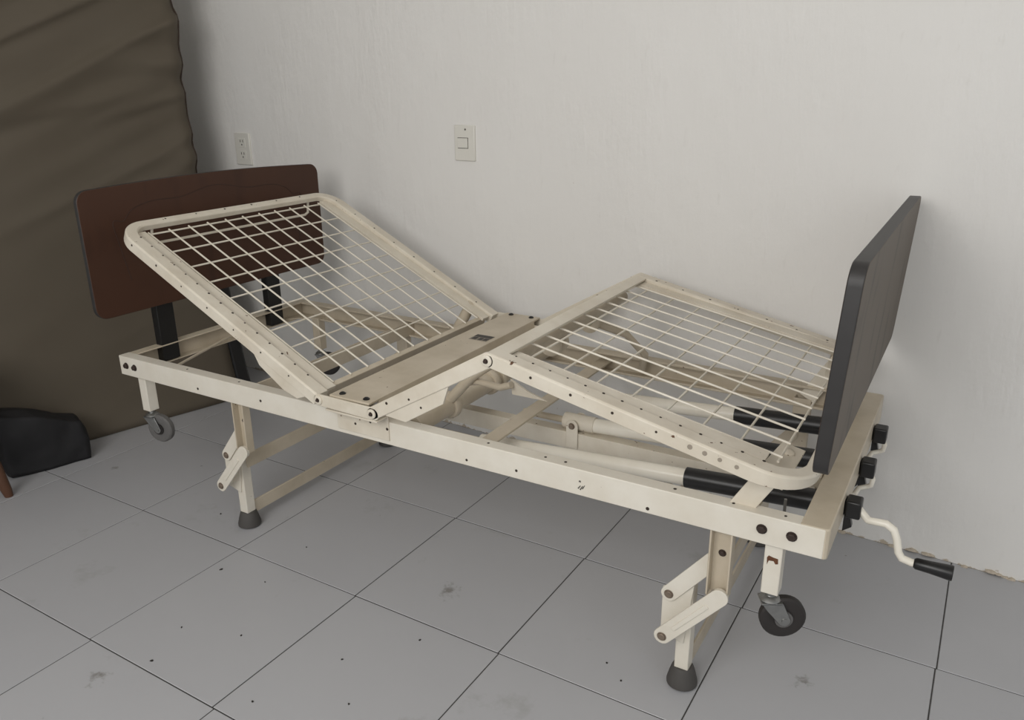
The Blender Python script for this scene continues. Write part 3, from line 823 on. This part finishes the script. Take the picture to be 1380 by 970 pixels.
def wrinkle(u, z):
    k = max(0.0, min(1.0, (z - 0.75) / 0.45))
    p = z * 1.0 - u * 0.42                                                    # folds climb away from the wall edge
    a = noise.noise(Vector((u * 0.9, p * 5.2, 1.3))) + 0.6 * noise.noise(Vector((u * 1.6, p * 11, 4.1)))
    ridge = math.exp(-(noise.noise(Vector((u * 0.7, p * 5.0, 9.2))) / 0.13) ** 2)
    soft = noise.noise(Vector((u * 1.2, z * 1.4, 7.7))) * 0.012
    edge = math.exp(-((WIDTH - u) / 0.16)) * 0.012 * math.sin(z * 38 + 3 * noise.noise(Vector((0, z * 5, 0))))
    return soft + (0.12 + 0.88 * k) * (0.030 * a + 0.016 * ridge + edge)


mb = MB(); NU, NZ = 130, 220
grid = {}
vs = []
for iz in range(NZ + 1):
    z = HEIGHT * iz / NZ
    for iu in range(NU + 1):
        u = WIDTH * iu / NU
        eu = min(u, WIDTH - u); ez = min(z + 0.02, HEIGHT - z)
        rnd_ = 0.045 * (max(0, 1 - eu / 0.06) ** 2 + max(0, 1 - (HEIGHT - z) / 0.06) ** 2 + 0.4 * max(0, 1 - z / 0.03) ** 2)
        p = BR - U * (WIDTH - u) + N * (lean(z) + wrinkle(u, z) - rnd_) + Vector((0, 0, z))
        vs.append(p)
nf = len(vs)
for iz in range(NZ + 1):
    z = HEIGHT * iz / NZ
    for iu in range(NU + 1):
        u = WIDTH * iu / NU
        eu = min(u, WIDTH - u)
        rnd_ = 0.045 * (max(0, 1 - eu / 0.06) ** 2 + max(0, 1 - (HEIGHT - z) / 0.06) ** 2)
        vs.append(BR - U * (WIDTH - u) + N * (lean(z) - THICK + rnd_) + Vector((0, 0, z)))
fs = []
idx = lambda iu, iz: iz * (NU + 1) + iu
for iz in range(NZ):
    for iu in range(NU):
        a, b, c, d = idx(iu, iz), idx(iu + 1, iz), idx(iu + 1, iz + 1), idx(iu, iz + 1)
        fs.append((a, b, c, d)); fs.append((nf + d, nf + c, nf + b, nf + a))
for iz in range(NZ):
    for iu in (0, NU):
        a, d = idx(iu, iz), idx(iu, iz + 1); fs.append((a, d, nf + d, nf + a))
for iu in range(NU):
    for iz in (0, NZ):
        a, b = idx(iu, iz), idx(iu + 1, iz); fs.append((a, b, nf + b, nf + a))
mb.add(vs, fs)
mat_root = mb.build('mattress', M_FABRIC)
tag(mat_root, 'big olive grey wrinkled mattress leaning upright at the left behind the headboard', 'mattress')
# piping along its edge near the wall
pp = []
for iz in range(2, NZ, 3):
    z = HEIGHT * iz / NZ
    pp.append(BR + N * (lean(z) + wrinkle(WIDTH, z) - 0.045) + Vector((0, 0, z)) + U * 0.001)
MB().tube(pp, 0.004, 6).build('edge_piping', mat_plain('brown_piping', srgb(66, 52, 42), 0.7), mat_root)

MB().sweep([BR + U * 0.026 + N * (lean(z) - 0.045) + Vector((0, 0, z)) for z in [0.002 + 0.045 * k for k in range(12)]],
           [(-0.030, -0.02), (0.030, -0.02), (0.030, 0.004), (0.022, 0.012), (-0.022, 0.012), (-0.030, 0.004)], up=N).build('gap_shade_strip', M_BLACK_POST, mat_root)  # added dark strip in post black, standing in for shade between mattress and wall

# ------------------------------------------------------------------ black bag on the floor
bag = bpy.data.meshes.new('duffel_bag'); bm = bmesh.new()
bmesh.ops.create_cube(bm, size=1.0)
bmesh.ops.subdivide_edges(bm, edges=bm.edges[:], cuts=14, use_grid_fill=True)
for v in bm.verts:
    p = v.co.copy(); q = p.normalized() * 0.62
    c = p.lerp(q, 0.30)
    hgt = 0.255 - 0.10 * (c.y + 0.5)
    x = c.x * 0.112; y = c.y * 0.27; z = (c.z + 0.5) * hgt
    w = noise.noise(Vector((x * 9, y * 9, z * 9))) * 0.012 + noise.noise(Vector((x * 22, y * 22, z * 22))) * 0.005
    v.co = Vector((x + w, y + w * 0.7, max(0.0, z + (w if z > 0.03 else 0) - 0.004)))
bm.to_mesh(bag); bm.free()
bag.polygons.foreach_set('use_smooth', [True] * len(bag.polygons)); bag.materials.append(M_BAG)
bago = bpy.data.objects.new('duffel_bag', bag); COL.objects.link(bago)
bago.location = (-0.530, -0.012, 0); bago.rotation_euler = (0, 0, math.radians(-16))
tag(bago, 'slumped black soft bag on the tiles in front of the leaning mattress', 'bag')

# ------------------------------------------------------------------ wooden stool, one leg in view
stool = empty('wooden_stool', (-0.526, -0.338, 0), 0)
tag(stool, 'reddish brown wooden stool leg at the left edge beside the black bag', 'stool')
MB().lathe((0, 0, 0.42), (0, 0, 1), [(0.150, 0), (0.160, 0.006), (0.160, 0.024), (0.152, 0.030)], 36).build('seat', M_WOOD, stool)
for k in range(4):
    a = math.radians(45 + 90 * k)
    top = Vector((0.10 * math.cos(a), 0.10 * math.sin(a), 0.425)); bot = Vector((0.17 * math.cos(a), 0.17 * math.sin(a), 0.0))
    mb = MB(); n = 12; vs = []
    for t, r in ((0, 0.013), (0.06, 0.017), (0.5, 0.021), (0.85, 0.020), (1, 0.018)):
        c = bot.lerp(top, t)
        vs += [c + Vector((r * math.cos(2 * math.pi * i / n), r * math.sin(2 * math.pi * i / n), 0)) for i in range(n)]
    fs = [(q * n + i, q * n + (i + 1) % n, (q + 1) * n + (i + 1) % n, (q + 1) * n + i) for q in range(4) for i in range(n)] + [tuple(range(n - 1, -1, -1)), tuple(range(4 * n, 5 * n))]
    mb.add(vs, fs).build('leg', M_WOOD, stool)

# ------------------------------------------------------------------ crumbs on the tiles
rnd = random.Random(11)
CRUMBS = [(0.560, -0.158, 0.0055, 'largest dark crumb on the tile just in front of the head end leg'),
          (0.714, -0.140, 0.003, 'small dark speck right of the largest crumb on the same tile'),
          (0.834, -0.330, 0.0035, 'dark crumb lying nearest to the middle of its tile in front of the head end'),
          (1.111, -0.271, 0.003, 'dark speck just below the tile corner in the middle foreground'),
          (0.687, 0.046, 0.003, 'dark speck on the tile right of the head end leg'),
          (1.229, -0.123, 0.0035, 'dark crumb on the middle foreground tile below the grey smudge'),
          (1.659, 0.030, 0.003, 'upper of two dark specks left of the foot end leg'),
          (1.711, -0.008, 0.003, 'lower of two dark specks left of the foot end leg'),
          (1.032, -0.474, 0.0035, 'left of two dark crumbs at the bottom edge of the photo'),
          (1.222, -0.373, 0.003, 'right of two dark crumbs at the bottom edge of the photo'),
          (0.679, -0.383, 0.003, 'dark speck between the two left foreground tile joints'),
          (0.309, 0.054, 0.0035, 'dark crumb left of the rubber foot at the head end'),
          (0.722, -0.500, 0.0045, 'second largest dark crumb beside the tile joint at lower left')]
for x, y, r, lab in CRUMBS:
    n = 8; a0 = rnd.uniform(0, 3); r *= 0.78
    pts = [(r * rnd.uniform(0.5, 1.0) * math.cos(2 * math.pi * q / n) * 1.5, r * rnd.uniform(0.5, 1.0) * math.sin(2 * math.pi * q / n)) for q in range(n)]
    ca, sa = math.cos(a0), math.sin(a0)
    o = MB().prism([(p * ca - q * sa, p * sa + q * ca) for p, q in pts], -0.0006, 0.0016, lambda u, v, w: Vector((u, v, w))).build('crumb', M_SPECK)
    o.location = (x, y, 0)
    tag(o, lab, 'dirt', 'dark crumbs on the tiles')
